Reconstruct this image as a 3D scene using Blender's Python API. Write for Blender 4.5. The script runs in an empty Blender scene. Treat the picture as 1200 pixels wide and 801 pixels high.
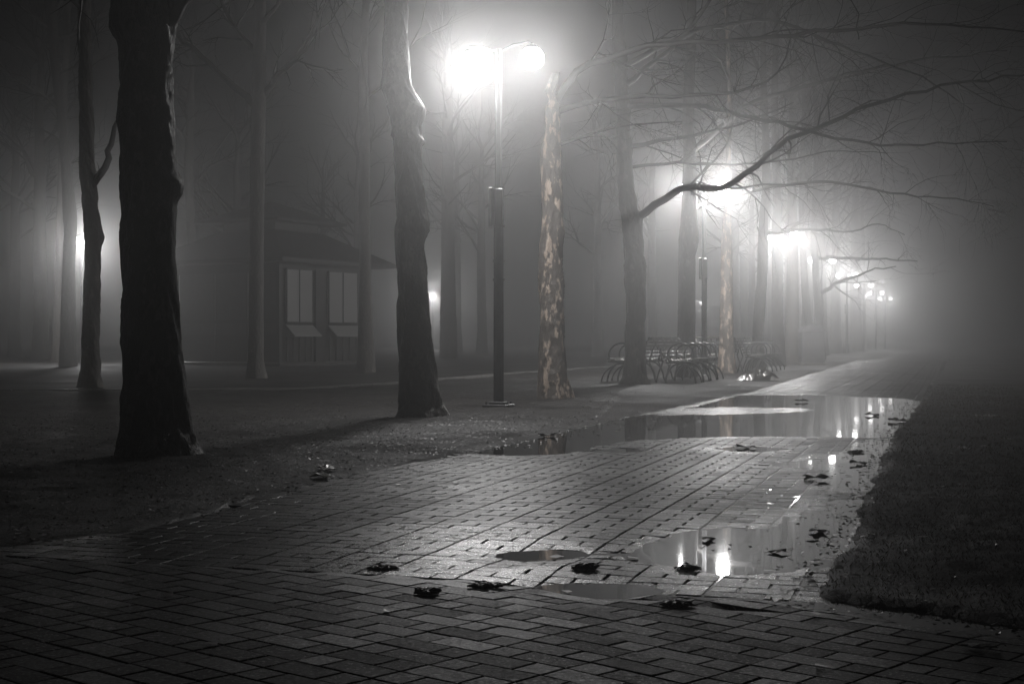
import bpy, math, random
import numpy as np
from mathutils import Vector

R = math.radians
rnd = random.Random(11)
rng = np.random.default_rng(7)
F, HZ, CH = 1700.0, 397.0, 0.9          # focal length (px of 1200), horizon row, camera height
SC = bpy.context.scene
COL = SC.collection


# ------------------------------------------------------------------ helpers
def W(x, y, d):
    """world point seen at photo pixel (x, y) at distance d"""
    return Vector(((x - 600) / F * d, d, CH - (y - HZ) / F * d))


def G(x, y):
    """ground point under photo pixel (x, y)"""
    d = F * CH / (y - HZ)
    return ((x - 600) / F * d, d)


class MB:
    def __init__(s):
        s.v = []; s.f = []

    def box(s, c, sz, rz=0.0, bev=0.0):
        cx, cy, cz = c; a, b, h = sz[0] / 2, sz[1] / 2, sz[2] / 2
        n = len(s.v); co, si = math.cos(rz), math.sin(rz)
        if bev:
            e = min(bev, a * .9, b * .9, h * .9)
            pts = []
            for (ia, ib, ih) in ((a - e, b - e, -h), (a, b, -h + e), (a, b, h - e), (a - e, b - e, h)):
                pts += [(-ia, -ib, ih), (ia, -ib, ih), (ia, ib, ih), (-ia, ib, ih)]
        else:
            pts = [(-a, -b, -h), (a, -b, -h), (a, b, -h), (-a, b, -h), (-a, -b, h), (a, -b, h), (a, b, h), (-a, b, h)]
        for x, y, z in pts:
            s.v.append((cx + x * co - y * si, cy + x * si + y * co, cz + z))
        L = len(pts) // 4
        s.f.append((n + 3, n + 2, n + 1, n))
        for k in range(L - 1):
            for i in range(4):
                j = (i + 1) % 4
                s.f.append((n + 4 * k + i, n + 4 * k + j, n + 4 * k + 4 + j, n + 4 * k + 4 + i))
        t = n + 4 * (L - 1)
        s.f.append((t, t + 1, t + 2, t + 3))
        return s

    def tube(s, pts, rad, sides=6, cap=True):
        pts = [Vector(p) for p in pts]
        n0 = len(s.v); N = len(pts)
        if not hasattr(rad, '__len__'):
            rad = [rad] * N
        ref = None
        for i, p in enumerate(pts):
            t = (pts[min(i + 1, N - 1)] - pts[max(i - 1, 0)])
            if t.length < 1e-9: t = Vector((0, 0, 1))
            t.normalize()
            if ref is None:
                ref = t.orthogonal().normalized()
            else:
                ref = (ref - t * ref.dot(t))
                if ref.length < 1e-6: ref = t.orthogonal()
                ref.normalize()
            b = t.cross(ref)
            for k in range(sides):
                a = 2 * math.pi * k / sides
                q = p + (ref * math.cos(a) + b * math.sin(a)) * rad[i]
                s.v.append(tuple(q))
        for i in range(N - 1):
            for k in range(sides):
                k2 = (k + 1) % sides
                s.f.append((n0 + i * sides + k, n0 + i * sides + k2, n0 + (i + 1) * sides + k2, n0 + (i + 1) * sides + k))
        if cap:
            s.f.append(tuple(n0 + k for k in reversed(range(sides))))
            s.f.append(tuple(n0 + (N - 1) * sides + k for k in range(sides)))
        return s

    def quad(s, a, b, c, d):
        n = len(s.v); s.v += [tuple(a), tuple(b), tuple(c), tuple(d)]
        s.f.append((n, n + 1, n + 2, n + 3)); return s

    def build(s, name, mat, parent=None, smooth=False, loc=None):
        me = bpy.data.meshes.new(name)
        me.from_pydata(s.v, [], s.f)
        if smooth:
            me.polygons.foreach_set('use_smooth', [True] * len(me.polygons))
        me.materials.append(mat); me.update()
        o = bpy.data.objects.new(name, me); COL.objects.link(o)
        if parent: o.parent = parent
        if loc: o.location = loc
        return o


def np_mesh(name, v, f, mat, parent=None, smooth=False):
    """v (N,3) array, f (M,k) array of equal-size faces"""
    me = bpy.data.meshes.new(name)
    M, k = f.shape
    me.vertices.add(len(v)); me.vertices.foreach_set('co', np.asarray(v, np.float32).ravel())
    me.loops.add(M * k); me.loops.foreach_set('vertex_index', f.astype(np.int32).ravel())
    me.polygons.add(M)
    me.polygons.foreach_set('loop_start', (np.arange(M) * k).astype(np.int32))
    me.polygons.foreach_set('use_smooth', np.full(M, bool(smooth)))
    me.materials.append(mat); me.update(calc_edges=True); me.validate()
    o = bpy.data.objects.new(name, me); COL.objects.link(o)
    if parent: o.parent = parent
    return o


def tag(o, label=None, cat=None, group=None, kind=None):
    if label: o['label'] = label
    if cat: o['category'] = cat
    if group: o['group'] = group
    if kind: o['kind'] = kind
    return o


def empty(name, loc, rz=0.0):
    o = bpy.data.objects.new(name, None); COL.objects.link(o)
    o.location = loc; o.rotation_euler = (0, 0, rz); o.empty_display_size = .2
    return o


def copy_tree(o, parent=None):
    c = o.copy(); COL.objects.link(c); c.parent = parent
    for ch in list(o.children):
        copy_tree(ch, c)
    return c


def vnoise(x, y, seed=0):
    """smooth value noise in -1..1 for arrays"""
    x = np.asarray(x, float); y = np.asarray(y, float)
    xi = np.floor(x).astype(np.int64); yi = np.floor(y).astype(np.int64)
    fx = x - xi; fy = y - yi
    fx = fx * fx * (3 - 2 * fx); fy = fy * fy * (3 - 2 * fy)

    def h(a, b):
        n = (a * 374761393 + b * 668265263 + seed * 974711) & 0xffffffff
        n = ((n ^ (n >> 13)) * 1274126177) & 0xffffffff
        return ((n ^ (n >> 16)) & 0xffff) / 32767.5 - 1
    return (h(xi, yi) * (1 - fx) + h(xi + 1, yi) * fx) * (1 - fy) + (h(xi, yi + 1) * (1 - fx) + h(xi + 1, yi + 1) * fx) * fy


def poly_sd(px, py, poly):
    """signed distance to polygon, negative inside"""
    P = np.array(poly, float); n = len(P)
    d2 = np.full(px.shape, 1e18); ins = np.zeros(px.shape, bool)
    for i in range(n):
        a = P[i]; b = P[(i + 1) % n]
        ex, ey = b - a; wx = px - a[0]; wy = py - a[1]
        t = np.clip((wx * ex + wy * ey) / (ex * ex + ey * ey + 1e-12), 0, 1)
        d2 = np.minimum(d2, (wx - t * ex) ** 2 + (wy - t * ey) ** 2)
        c = (a[1] > py) != (b[1] > py)
        with np.errstate(divide='ignore', invalid='ignore'):
            xs = a[0] + (py - a[1]) / (b[1] - a[1] + 1e-18) * ex
        ins ^= c & (px < xs)
    d = np.sqrt(d2)
    return np.where(ins, -d, d)


# ------------------------------------------------------------------ materials
class NT:
    def __init__(s, name):
        s.m = bpy.data.materials.new(name); s.m.use_nodes = True
        s.t = s.m.node_tree; s.n = s.t.nodes; s.p = s.n['Principled BSDF']

    def add(s, typ, **kw):
        n = s.n.new(typ)
        for k, v in kw.items():
            if k in n.inputs.keys() if isinstance(k, str) else False: n.inputs[k].default_value = v
            else: setattr(n, k, v)
        return n

    def noise(s, scale, detail=4, rough=.6, vec=None):
        n = s.n.new('ShaderNodeTexNoise'); n.inputs['Scale'].default_value = scale
        n.inputs['Detail'].default_value = detail; n.inputs['Roughness'].default_value = rough
        if vec is None:
            if not hasattr(s, 'geo'): s.geo = s.n.new('ShaderNodeNewGeometry')
            vec = s.geo.outputs['Position']
        s.t.links.new(vec, n.inputs['Vector']); return n

    def ramp(s, src, stops):
        r = s.n.new('ShaderNodeValToRGB'); e = r.color_ramp.elements
        while len(e) < len(stops): e.new(.5)
        for i, (p, c) in enumerate(stops):
            e[i].position = p; e[i].color = (*c, 1) if hasattr(c, '__len__') else (c, c, c, 1)
        s.t.links.new(src, r.inputs[0]); return r

    def bump(s, src, strength, dist, prev=None):
        b = s.n.new('ShaderNodeBump'); b.inputs['Strength'].default_value = strength
        b.inputs['Distance'].default_value = dist
        s.t.links.new(src, b.inputs['Height'])
        if prev: s.t.links.new(prev.outputs[0], b.inputs['Normal'])
        return b

    def link(s, a, b): s.t.links.new(a, b)


def simple(name, col, rough=.5, metal=0.0, spec=.5, noise=None):
    k = NT(name); k.p.inputs['Base Color'].default_value = (*col, 1)
    k.p.inputs['Roughness'].default_value = rough; k.p.inputs['Metallic'].default_value = metal
    k.p.inputs['Specular IOR Level'].default_value = spec
    if noise:
        n = k.noise(noise, 5)
        r = k.ramp(n.outputs['Fac'], [(.3, tuple(c * .6 for c in col)), (.7, tuple(min(1, c * 1.3) for c in col))])
        k.link(r.outputs[0], k.p.inputs['Base Color'])
        b = k.bump(n.outputs['Fac'], .4, .01); k.link(b.outputs[0], k.p.inputs['Normal'])
    return k.m


def mat_brick(name='wet_paver', rgh=(.38, .50), tone=.25, bmp=.42):
    k = NT(name)
    big = k.noise(1.7, 4); fine = k.noise(260, 3, .7); mid = k.noise(70, 4, .75)
    c = k.ramp(big.outputs['Fac'], [(.25, (.040 * tone, .037 * tone, .036 * tone)), (.75, (.075 * tone, .069 * tone, .067 * tone))])
    mx = k.n.new('ShaderNodeMix'); mx.data_type = 'RGBA'; mx.blend_type = 'MULTIPLY'; mx.inputs[0].default_value = .8
    rf = k.ramp(mid.outputs['Fac'], [(.3, .55), (.7, 1.2)])
    k.link(c.outputs[0], mx.inputs[6]); k.link(rf.outputs[0], mx.inputs[7])
    sp = k.noise(75, 3, .6); sr = k.ramp(sp.outputs['Fac'], [(.57, .0), (.63, 1.0)])
    m2 = k.n.new('ShaderNodeMix'); m2.data_type = 'RGBA'; m2.inputs[7].default_value = (.75 * tone, .73 * tone, .71 * tone, 1)
    k.link(sr.outputs[0], m2.inputs[0]); k.link(mx.outputs[2], m2.inputs[6])
    k.link(m2.outputs[2], k.p.inputs['Base Color'])
    at = k.n.new('ShaderNodeAttribute'); at.attribute_name = 'tone'
    mt = k.n.new('ShaderNodeMix'); mt.data_type = 'RGBA'; mt.blend_type = 'MULTIPLY'; mt.inputs[0].default_value = 1
    k.link(m2.outputs[2], mt.inputs[6]); k.link(at.outputs['Fac'], mt.inputs[7]); k.link(mt.outputs[2], k.p.inputs['Base Color'])
    rr = k.ramp(big.outputs['Fac'], [(.3, rgh[0]), (.7, rgh[1])])
    aw = k.n.new('ShaderNodeAttribute'); aw.attribute_name = 'wet'
    mw = k.n.new('ShaderNodeMix'); mw.inputs[3].default_value = .25
    k.link(aw.outputs['Fac'], mw.inputs[0]); k.link(rr.outputs[0], mw.inputs[2])
    ag = k.n.new('ShaderNodeMath'); ag.operation = 'MULTIPLY_ADD'; ag.inputs[1].default_value = 1.0; k.link(mid.outputs['Fac'], ag.inputs[0])
    sb = k.n.new('ShaderNodeMath'); sb.operation = 'SUBTRACT'; sb.inputs[1].default_value = .50; k.link(mw.outputs[0], sb.inputs[0]); k.link(sb.outputs[0], ag.inputs[2])
    k.link(ag.outputs[0], k.p.inputs['Roughness'])
    sl = k.n.new('ShaderNodeMath'); sl.operation = 'MULTIPLY_ADD'; sl.inputs[1].default_value = .75; sl.inputs[2].default_value = .14
    k.link(aw.outputs['Fac'], sl.inputs[0]); k.link(sl.outputs[0], k.p.inputs['Specular IOR Level'])
    b1 = k.bump(mid.outputs['Fac'], bmp, .003)
    b2 = k.bump(fine.outputs['Fac'], bmp, .0012, b1)
    k.link(b2.outputs[0], k.p.inputs['Normal'])
    k.p.inputs['IOR'].default_value = 1.45
    return k.m


def mat_earth(name, c0, c1, rough=(.42, .8), bumpd=.02):
    k = NT(name)
    big = k.noise(.6, 5); mid = k.noise(22, 5, .75); fine = k.noise(150, 3, .7)
    c = k.ramp(mid.outputs['Fac'], [(.3, c0), (.7, c1)])
    k.link(c.outputs[0], k.p.inputs['Base Color'])
    r = k.ramp(big.outputs['Fac'], [(.35, rough[0]), (.65, rough[1])]); k.link(r.outputs[0], k.p.inputs['Roughness']); k.p.inputs['Specular IOR Level'].default_value = .22
    b1 = k.bump(mid.outputs['Fac'], .9, bumpd); b2 = k.bump(fine.outputs['Fac'], .8, bumpd * .25, b1)
    k.link(b2.outputs[0], k.p.inputs['Normal'])
    return k.m


def mat_bark(name, dark, light, amount, rough=.52, sc=6.5):
    k = NT(name)
    tc = k.n.new('ShaderNodeTexCoord'); mp = k.n.new('ShaderNodeMapping')
    mp.inputs['Scale'].default_value = (1, 1, .45)
    k.link(tc.outputs['Object'], mp.inputs['Vector'])
    n1 = k.noise(sc, 5, .62, mp.outputs[0]); n2 = k.noise(26, 4, .7, mp.outputs[0]); n3 = k.noise(90, 3, .7, mp.outputs[0])
    ms = k.n.new('ShaderNodeMath'); ms.operation = 'MULTIPLY_ADD'; ms.inputs[1].default_value = .35
    k.link(n2.outputs['Fac'], ms.inputs[0]); k.link(n1.outputs['Fac'], ms.inputs[2])
    fac = ms
    c = k.ramp(fac.outputs[0], [(amount - .05, dark), (amount, tuple(x * 1.5 for x in dark)), (amount + .02, light), (1, tuple(x * .8 for x in light))])
    mx = k.n.new('ShaderNodeMix'); mx.data_type = 'RGBA'; mx.blend_type = 'MULTIPLY'; mx.inputs[0].default_value = .75
    rf = k.ramp(n3.outputs['Fac'], [(.3, .45), (.7, 1.1)])
    k.link(c.outputs[0], mx.inputs[6]); k.link(rf.outputs[0], mx.inputs[7]); k.link(mx.outputs[2], k.p.inputs['Base Color'])
    k.p.inputs['Roughness'].default_value = rough
    b0 = k.bump(fac.outputs[0], .8, .04); b1 = k.bump(n2.outputs['Fac'], .9, .02, b0); b2 = k.bump(n3.outputs['Fac'], .8, .006, b1)
    k.link(b2.outputs[0], k.p.inputs['Normal'])
    return k.m


M = {}
M['brick'] = mat_brick()
M['brick_rough'] = mat_brick('damp_paver', (.52, .66), .17, .6)
M['bed'] = mat_earth('joint_sand', (.012, .011, .010), (.03, .027, .025), (.4, .7), .004)
M['earth'] = mat_earth('wet_soil', (.009, .008, .0075), (.034, .031, .029), (.5, .8), .03)
M['grass'] = simple('grass_blade', (.048, .029, .010), .55, 0.0, .12)
M['litter'] = simple('wet_litter', (.045, .034, .024), .3, noise=40)
M['litter_dark'] = simple('sodden_leaf', (.020, .016, .012), .35, noise=60)
M['pale'] = simple('pale_leaf', (.30, .27, .23), .28, noise=30)
M['pebble'] = simple('grit', (.075, .069, .064), .42, noise=60)
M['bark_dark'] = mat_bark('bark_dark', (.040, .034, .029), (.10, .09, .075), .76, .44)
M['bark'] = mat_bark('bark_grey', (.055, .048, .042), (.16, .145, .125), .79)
M['bark_mottled'] = mat_bark('bark_mottled', (.075, .063, .053), (.42, .335, .27), .73, .5, 10.0)
M['branch'] = simple('branch_bark', (.022, .019, .017), .55, noise=12)
M['pole'] = simple('painted_steel', (.045, .045, .047), .32, .0, noise=9)
M['housing'] = simple('lamp_housing', (.06, .06, .06), .35)
M['iron'] = simple('cast_iron', (.03, .03, .032), .3)
M['slat'] = simple('wet_timber', (.085, .075, .066), .25, noise=14)
M['wall'] = simple('kiosk_board', (.07, .068, .065), .5, noise=5)
M['wall_dark'] = simple('kiosk_dark', (.022, .021, .02), .5, noise=5)
M['trim'] = simple('kiosk_trim', (.025, .024, .023), .4)
M['roof'] = simple('kiosk_roof', (.028, .027, .026), .5, noise=3)
M['pale_panel'] = simple('kiosk_pale_panel', (.52, .515, .51), .3)  # even pale colour for the kiosk windows and counters
M['kerb'] = simple('kerb_stone', (.12, .115, .11), .3, noise=8)
M['cabinet'] = simple('cabinet_steel', (.07, .07, .072), .35, noise=6)
M['tarp'] = simple('wet_tarp', (.30, .29, .28), .2, noise=10)
M['wrap'] = simple('white_wrap', (.6, .58, .55), .3)

k = NT('puddle_water'); M['water'] = k.m
k.p.inputs['Base Color'].default_value = (.012, .011, .010, 1); k.p.inputs['Roughness'].default_value = .03
k.p.inputs['IOR'].default_value = 1.33
nz = k.noise(3.0, 2); bz = k.bump(nz.outputs['Fac'], .04, .01); k.link(bz.outputs[0], k.p.inputs['Normal'])

k = NT('lamp_lens'); M['lens'] = k.m
k.n.remove(k.p)
tr = k.n.new('ShaderNodeBsdfTransparent'); em = k.n.new('ShaderNodeEmission'); ad = k.n.new('ShaderNodeAddShader')
tr.inputs[0].default_value = (.97, .97, .97, 1)
em.inputs[0].default_value = (1, .985, .975, 1); em.inputs[1].default_value = 6
k.link(tr.outputs[0], ad.inputs[0]); k.link(em.outputs[0], ad.inputs[1]); k.link(ad.outputs[0], k.n['Material Output'].inputs['Surface'])
k.m.cycles.emission_sampling = 'NONE'

# ------------------------------------------------------------------ layout on the ground
TH = math.atan(.303)                       # path heading, right of the view axis
U = (math.sin(TH), math.cos(TH)); N_ = (math.cos(TH), -math.sin(TH))


def to_path(x, y): return x * N_[0] + y * N_[1], x * U[0] + y * U[1]      # s (across), t (along)
def from_path(s, t): return s * N_[0] + t * U[0], s * N_[1] + t * U[1]


# outline of everything paved (pixels on the ground, far end in metres)
edge_left = [G(1010, 422), G(885, 459), G(700, 497), G(520, 540), G(380, 569), G(200, 622), G(0, 648), G(-300, 680), (-14, 4.0)]
edge_right = [(14, -7.2), G(1200, 741), G(1110, 724), G(945, 703), G(948, 690), G(958, 672), G(988, 642), G(1000, 600),
              G(1016, 570), G(1032, 535), G(1042, 510), G(1062, 492), G(1078, 470), G(1092, 445)]
fl = from_path(-3.15, 230); fr = from_path(-.1, 230)
PAVED = [fr, fl] + edge_left + [(-14, -9), (14, -9)] + edge_right

PUD = [
    [(552, 531), (600, 520), (640, 511), (690, 499), (735, 489), (790, 481), (830, 473), (868, 463), (950, 462.5), (1058, 467),
     (1080, 471), (1072, 485), (1052, 500), (1043, 513), (980, 512), (880, 511), (800, 513), (740, 516), (700, 522), (662, 532), (600, 534)],
    [(1045, 511), (1034, 530), (1038, 545), (1024, 575), (985, 574), (962, 562), (978, 551), (905, 546), (900, 542), (960, 540), (985, 530), (1012, 516)],
    [(1006, 599), (1002, 620), (988, 640), (952, 662), (922, 673), (860, 673), (790, 665), (742, 657), (755, 640), (790, 626), (840, 620), (900, 621), (935, 606), (962, 600)],
    [(572, 651), (600, 646), (670, 643), (692, 649), (660, 656), (600, 659)],
    [(618, 689), (650, 684), (720, 683), (778, 690), (742, 700), (690, 705), (660, 700)],
    [(942, 702), (1000, 707), (1110, 722), (1215, 736), (1215, 750), (1120, 736), (1060, 729), (1000, 717), (950, 712)],
    [(852, 713), (880, 711), (925, 714), (900, 717), (860, 717)],
    [(700, 527), (735, 525), (758, 528), (730, 531)],
    [(975, 588), (1008, 584), (1004, 600), (975, 600)],
    [(840, 526), (880, 522), (915, 526), (880, 530)],
]
PUDG = [[G(*p) for p in q] for q in PUD]
RIDGE = [G(*p) for p in [(775, 480), (850, 477), (945, 478.5), (940, 482), (860, 485), (780, 486)]]


def pud_h(x, y):
    """height of the paving / soil above the water level"""
    sd = np.full(x.shape, 1e9)
    for q in PUDG:
        sd = np.minimum(sd, poly_sd(x, y, q))
    sd = sd + .03 * vnoise(x * 5, y * 5, 3) + .018 * vnoise(x * 14, y * 14, 4)
    bias = np.clip((.15 - x / np.maximum(y, .5)) * .14, 0, .016) * np.clip(sd / .25, 0, 1)
    h = np.where(sd < 0, np.maximum(sd * .10, -.014), np.minimum(.0012 + .0013 * sd + bias, .026))
    tp = to_path(x, y)[1]
    s6 = poly_sd(x, y, PUDG[5])
    h = np.where(sd > 0, h + np.clip((5.02 - tp) / .06, 0, 1) * np.clip((s6 - .02) / .10, 0, 1) * .013, h)
    rs = poly_sd(x, y, RIDGE)
    h = np.where(rs < .15, np.maximum(h, .0015 - .02 * np.maximum(rs, 0)), h)
    return h


# ------------------------------------------------------------------ setting: ground sheet
def axis(segs):
    out = []
    for a, b, st in segs:
        n = max(1, round((b - a) / st)); out += list(np.linspace(a, b, n, endpoint=False))
    out.append(segs[-1][1]); return np.array(out)


gx = axis([(-170, -30, 7), (-30, -8, .6), (-8, -5, .15), (-5, 7, .06), (7, 12, .15), (12, 40, .7), (40, 190, 8)])
gy = axis([(-12, 1, .5), (1, 14, .06), (14, 26, .10), (26, 45, .35), (45, 100, 1.5), (100, 300, 8)])
XX, YY = np.meshgrid(gx, gy)
sdp = poly_sd(XX, YY, PAVED)
sdn = sdp + .035 * vnoise(XX * 3, YY * 3, 9) + .025 * vnoise(XX * 11, YY * 11, 10)
ss, tt = to_path(XX, YY)
rise = np.clip((sdn + .09) / .16, 0, 1)
lump = .012 * vnoise(XX * 2.3, YY * 2.3, 1) + .010 * vnoise(XX * 8, YY * 8, 2) + .006 * vnoise(XX * 15, YY * 15, 5) + .03 * vnoise(XX * .3, YY * .3, 6)
right = (ss > -1.6)
top = np.where(right, .024, .030) + lump * np.clip(sdn / .5, 0.25, 1)
ph = pud_h(XX, YY)
wetmask = (sdp > -.2)
z = -.07 * (1 - rise) + top * rise
z = np.where((ph < .014) & (~right), np.minimum(z, ph * 1.5 + .004 * vnoise(XX * 15, YY * 15, 5)), z)
z = np.where(sdp < -.25, -.07, z)
ny, nx = XX.shape
idx = np.arange(nx * ny).reshape(ny, nx)
fq = np.stack([idx[:-1, :-1], idx[:-1, 1:], idx[1:, 1:], idx[1:, :-1]], -1).reshape(-1, 4)
tag(np_mesh('ground', np.stack([XX, YY, z], -1).reshape(-1, 3), fq, M['earth'], smooth=True), kind='structure')


def ground_z(x, y):
    i = np.clip(np.searchsorted(gy, y) - 1, 0, len(gy) - 2); j = np.clip(np.searchsorted(gx, x) - 1, 0, len(gx) - 2)
    fx = (x - gx[j]) / (gx[j + 1] - gx[j]); fy = (y - gy[i]) / (gy[i + 1] - gy[i])
    return (z[i, j] * (1 - fx) + z[i, j + 1] * fx) * (1 - fy) + (z[i + 1, j] * (1 - fx) + z[i + 1, j + 1] * fx) * fy


# ------------------------------------------------------------------ setting: brick paving, joint bed, water
def brick_rects():
    out = []                                        # (centre x, y, half a, half b, rotation)
    j = .0052; jr = .0026
    u = .102; rd = .104
    t0 = 5.05
    # main path: bands three units wide, alternating 2+1 and 1+2 rows, square to the path
    nrow = int((62 - t0) / rd)
    for r in range(nrow):
        t = t0 + (r + .5) * rd
        for b in range(-40, 14):
            s0 = -1.75 + b * 3 * u
            cells = ((0, 2), (2, 1)) if r % 2 == 0 else ((0, 1), (1, 2))
            for (a, w) in cells:
                out.append((s0 + (a + w / 2) * u, t, w * u / 2 - j, rd / 2 - jr, 0))
    A = np.array(out)
    x, y = from_path(A[:, 0], A[:, 1])
    A1 = np.stack([x, y, A[:, 2], A[:, 3], np.full(len(x), -TH)], -1)
    # foreground crossing: the same bond turned
    out = []
    ph_ = R(-41)
    ca, sa = math.cos(ph_), math.sin(ph_)
    for r in range(-85, 85):
        for b in range(-32, 32):
            cells = ((0, 2), (2, 1)) if r % 2 == 0 else ((0, 1), (1, 2))
            for (a, w) in cells:
                p = (b * 3 + a + w / 2) * u; q = (r + .5) * rd
                x_, y_ = p * ca - q * sa + .4, p * sa + q * ca + 3.2
                out.append((x_, y_, w * u / 2 - .0036, rd / 2 - .0032, ph_))
    A2 = np.array(out)
    t2 = to_path(A2[:, 0], A2[:, 1])[1]
    A2 = A2[(t2 < t0 + .01) & (A2[:, 1] > -.6) & (A2[:, 1] < 7.2) & (np.abs(A2[:, 0]) < 7)]
    A = np.concatenate([A1, A2])
    sd = poly_sd(A[:, 0], A[:, 1], PAVED)
    cross = np.concatenate([np.zeros(len(A1), bool), np.ones(len(A2), bool)])
    return A[sd < .1], cross[sd < .1]


A, CROSS = brick_rects()
nb = len(A)
dist = A[:, 1]
tilt = rng.normal(0, .004, (nb, 2)); dz = rng.normal(0, .0005, nb) - .0015 * CROSS
ang = A[:, 4] + rng.normal(0, .006, nb)
co, si = np.cos(ang), np.sin(ang)
jx = rng.normal(0, .0010, nb); jy = rng.normal(0, .0010, nb)
verts = []; bev = .002
for (ins, drop) in ((bev, 0), (0, .002), (0, .035)):
    for sx, sy in ((-1, -1), (1, -1), (1, 1), (-1, 1)):
        la = sx * (A[:, 2] - ins); lb = sy * (A[:, 3] - ins)
        x = A[:, 0] + jx + la * co - lb * si; y = A[:, 1] + jy + la * si + lb * co
        hz = pud_h(x, y) + dz + tilt[:, 0] * la + tilt[:, 1] * lb + .0006 * vnoise(x * 3, y * 3, 20) - drop + rng.normal(0, .0004, nb)
        verts.append(np.stack([x, y, hz], -1))
V = np.stack(verts, 1)                                  # (nb,12,3)
base = (np.arange(nb) * 12)[:, None]
faces = [[0, 1, 2, 3]]
for lv in (0, 4):
    for i in range(4):
        j2 = (i + 1) % 4
        faces.append([lv + 4 + i, lv + 4 + j2, lv + j2, lv + i])
TONE = np.clip(rng.normal(1, .38, nb), .35, 2.2)
_sd = np.full(nb, 1e9)
for q in PUDG: _sd = np.minimum(_sd, poly_sd(A[:, 0], A[:, 1], q))
_fz = poly_sd(A[:, 0], A[:, 1], [G(*p) for p in [(380, 655), (470, 622), (640, 618), (690, 690), (600, 702), (420, 690)]])
WET = np.clip(np.maximum(np.exp(-np.maximum(_sd, 0) / .18) * .8, np.clip(.5 - _fz / .45, 0, 1)) * np.where(CROSS, .45, 1) + .16 + .22 * vnoise(A[:, 0] * 1.6, A[:, 1] * .9, 77) + rng.normal(0, .10, nb), 0, 1)
for nm, msk, mt in (('path', ~CROSS, M['brick']), ('path_crossing', CROSS, M['brick_rough'])):
    n_ = int(msk.sum())
    FB = ((np.arange(n_) * 12)[:, None, None] + np.array(faces)[None]).reshape(-1, 4)
    ob = tag(np_mesh(nm, V[msk].reshape(-1, 3), FB, mt), kind='structure')
    for an, arr in (('tone', TONE), ('wet', WET)):
        at_ = ob.data.attributes.new(an, 'FLOAT', 'POINT'); at_.data.foreach_set('value', np.repeat(arr[msk], 12).astype(np.float32))
# bed of sand in the joints
bx = axis([(-7.5, -4, .25), (-4, 6, .08), (6, 20, .3)]); by = axis([(-.8, 3, .2), (3, 14, .08), (14, 30, .2), (30, 62, 1)])
BX, BY = np.meshgrid(bx, by)
bh = pud_h(BX, BY) - .0125 + .0015 * vnoise(BX * 9, BY * 9, 31)
sdb = poly_sd(BX, BY, PAVED)
bidx = np.arange(BX.size).reshape(BX.shape)
bf = np.stack([bidx[:-1, :-1], bidx[:-1, 1:], bidx[1:, 1:], bidx[1:, :-1]], -1).reshape(-1, 4)
inside = (sdb < .12).reshape(-1)
bf = bf[inside[bf].all(1)]
tag(np_mesh('path_bed', np.stack([BX, BY, bh], -1).reshape(-1, 3), bf, M['bed']), kind='structure')
# the path farther off, one sheet
mb = MB()
q = [from_path(-3.12, 62), from_path(-.1, 62), fr, fl]
mb.quad(*[(a, b, .022) for a, b in q]); tag(mb.build('path_far', M['brick']), kind='structure')
# standing water: one level, clipped to the neighbourhood of the puddles
wx = axis([(-1.5, 9, .15)]); wy = axis([(3.6, 26, .15)])
WX, WY = np.meshgrid(wx, wy)
sdw = np.full(WX.shape, 1e9)
for q in PUDG: sdw = np.minimum(sdw, poly_sd(WX, WY, q))
widx = np.arange(WX.size).reshape(WX.shape)
wf = np.stack([widx[:-1, :-1], widx[:-1, 1:], widx[1:, 1:], widx[1:, :-1]], -1).reshape(-1, 4)
keep = (sdw < 1.5).reshape(-1)
wf = wf[keep[wf].all(1)]
tag(np_mesh('water', np.stack([WX, WY, np.zeros_like(WX)], -1).reshape(-1, 3), wf, M['water'], smooth=True), kind='structure')

# ------------------------------------------------------------------ grass, litter, grit (stuff)
def scatter_mask(n, x0, x1, y0, y1, fn):
    x = rng.uniform(x0, x1, n); y = rng.uniform(y0, y1, n); k_ = fn(x, y); return x[k_], y[k_]


def blades(x, y, hmin, hmax, w):
    n = len(x); a = rng.uniform(0, 2 * np.pi, n); h = rng.uniform(hmin, hmax, n); zz = ground_z(x, y) - .004
    l = rng.uniform(.2, 1.1, n) * h; b = rng.uniform(0, 2 * np.pi, n)
    dx, dy = np.cos(a) * w / 2, np.sin(a) * w / 2
    lx, ly = np.cos(b) * l, np.sin(b) * l
    v = np.stack([np.stack([x - dx, y - dy, zz], -1), np.stack([x + dx, y + dy, zz], -1),
                  np.stack([x + dx * .7 + lx * .4, y + dy * .7 + ly * .4, zz + h * .6], -1),
                  np.stack([x + lx, y + ly, zz + h], -1)], 1).reshape(-1, 3)
    f = np.arange(n * 4).reshape(-1, 4)
    return v, f


def right_lawn(x, y):
    s, t = to_path(x, y)
    return (s > -1.6) & (poly_sd(x, y, PAVED) > -.09 + .04 * vnoise(x * 6, y * 6, 40)) & (x / np.maximum(y, .1) < .5)


x1, y1 = scatter_mask(130000, .8, 7, 3.6, 11, right_lawn)
x2, y2 = scatter_mask(70000, 2, 14, 11, 28, right_lawn)
va, fa = blades(x1, y1, .006, .020, .0026); vb, fb = blades(x2, y2, .012, .035, .006)
gr = np_mesh('grass', np.concatenate([va, vb]), np.concatenate([fa, fb + len(va)]), M['grass'])
tag(gr, 'short dark olive grass on the lawn right of the puddles', 'grass', kind='stuff')


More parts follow.
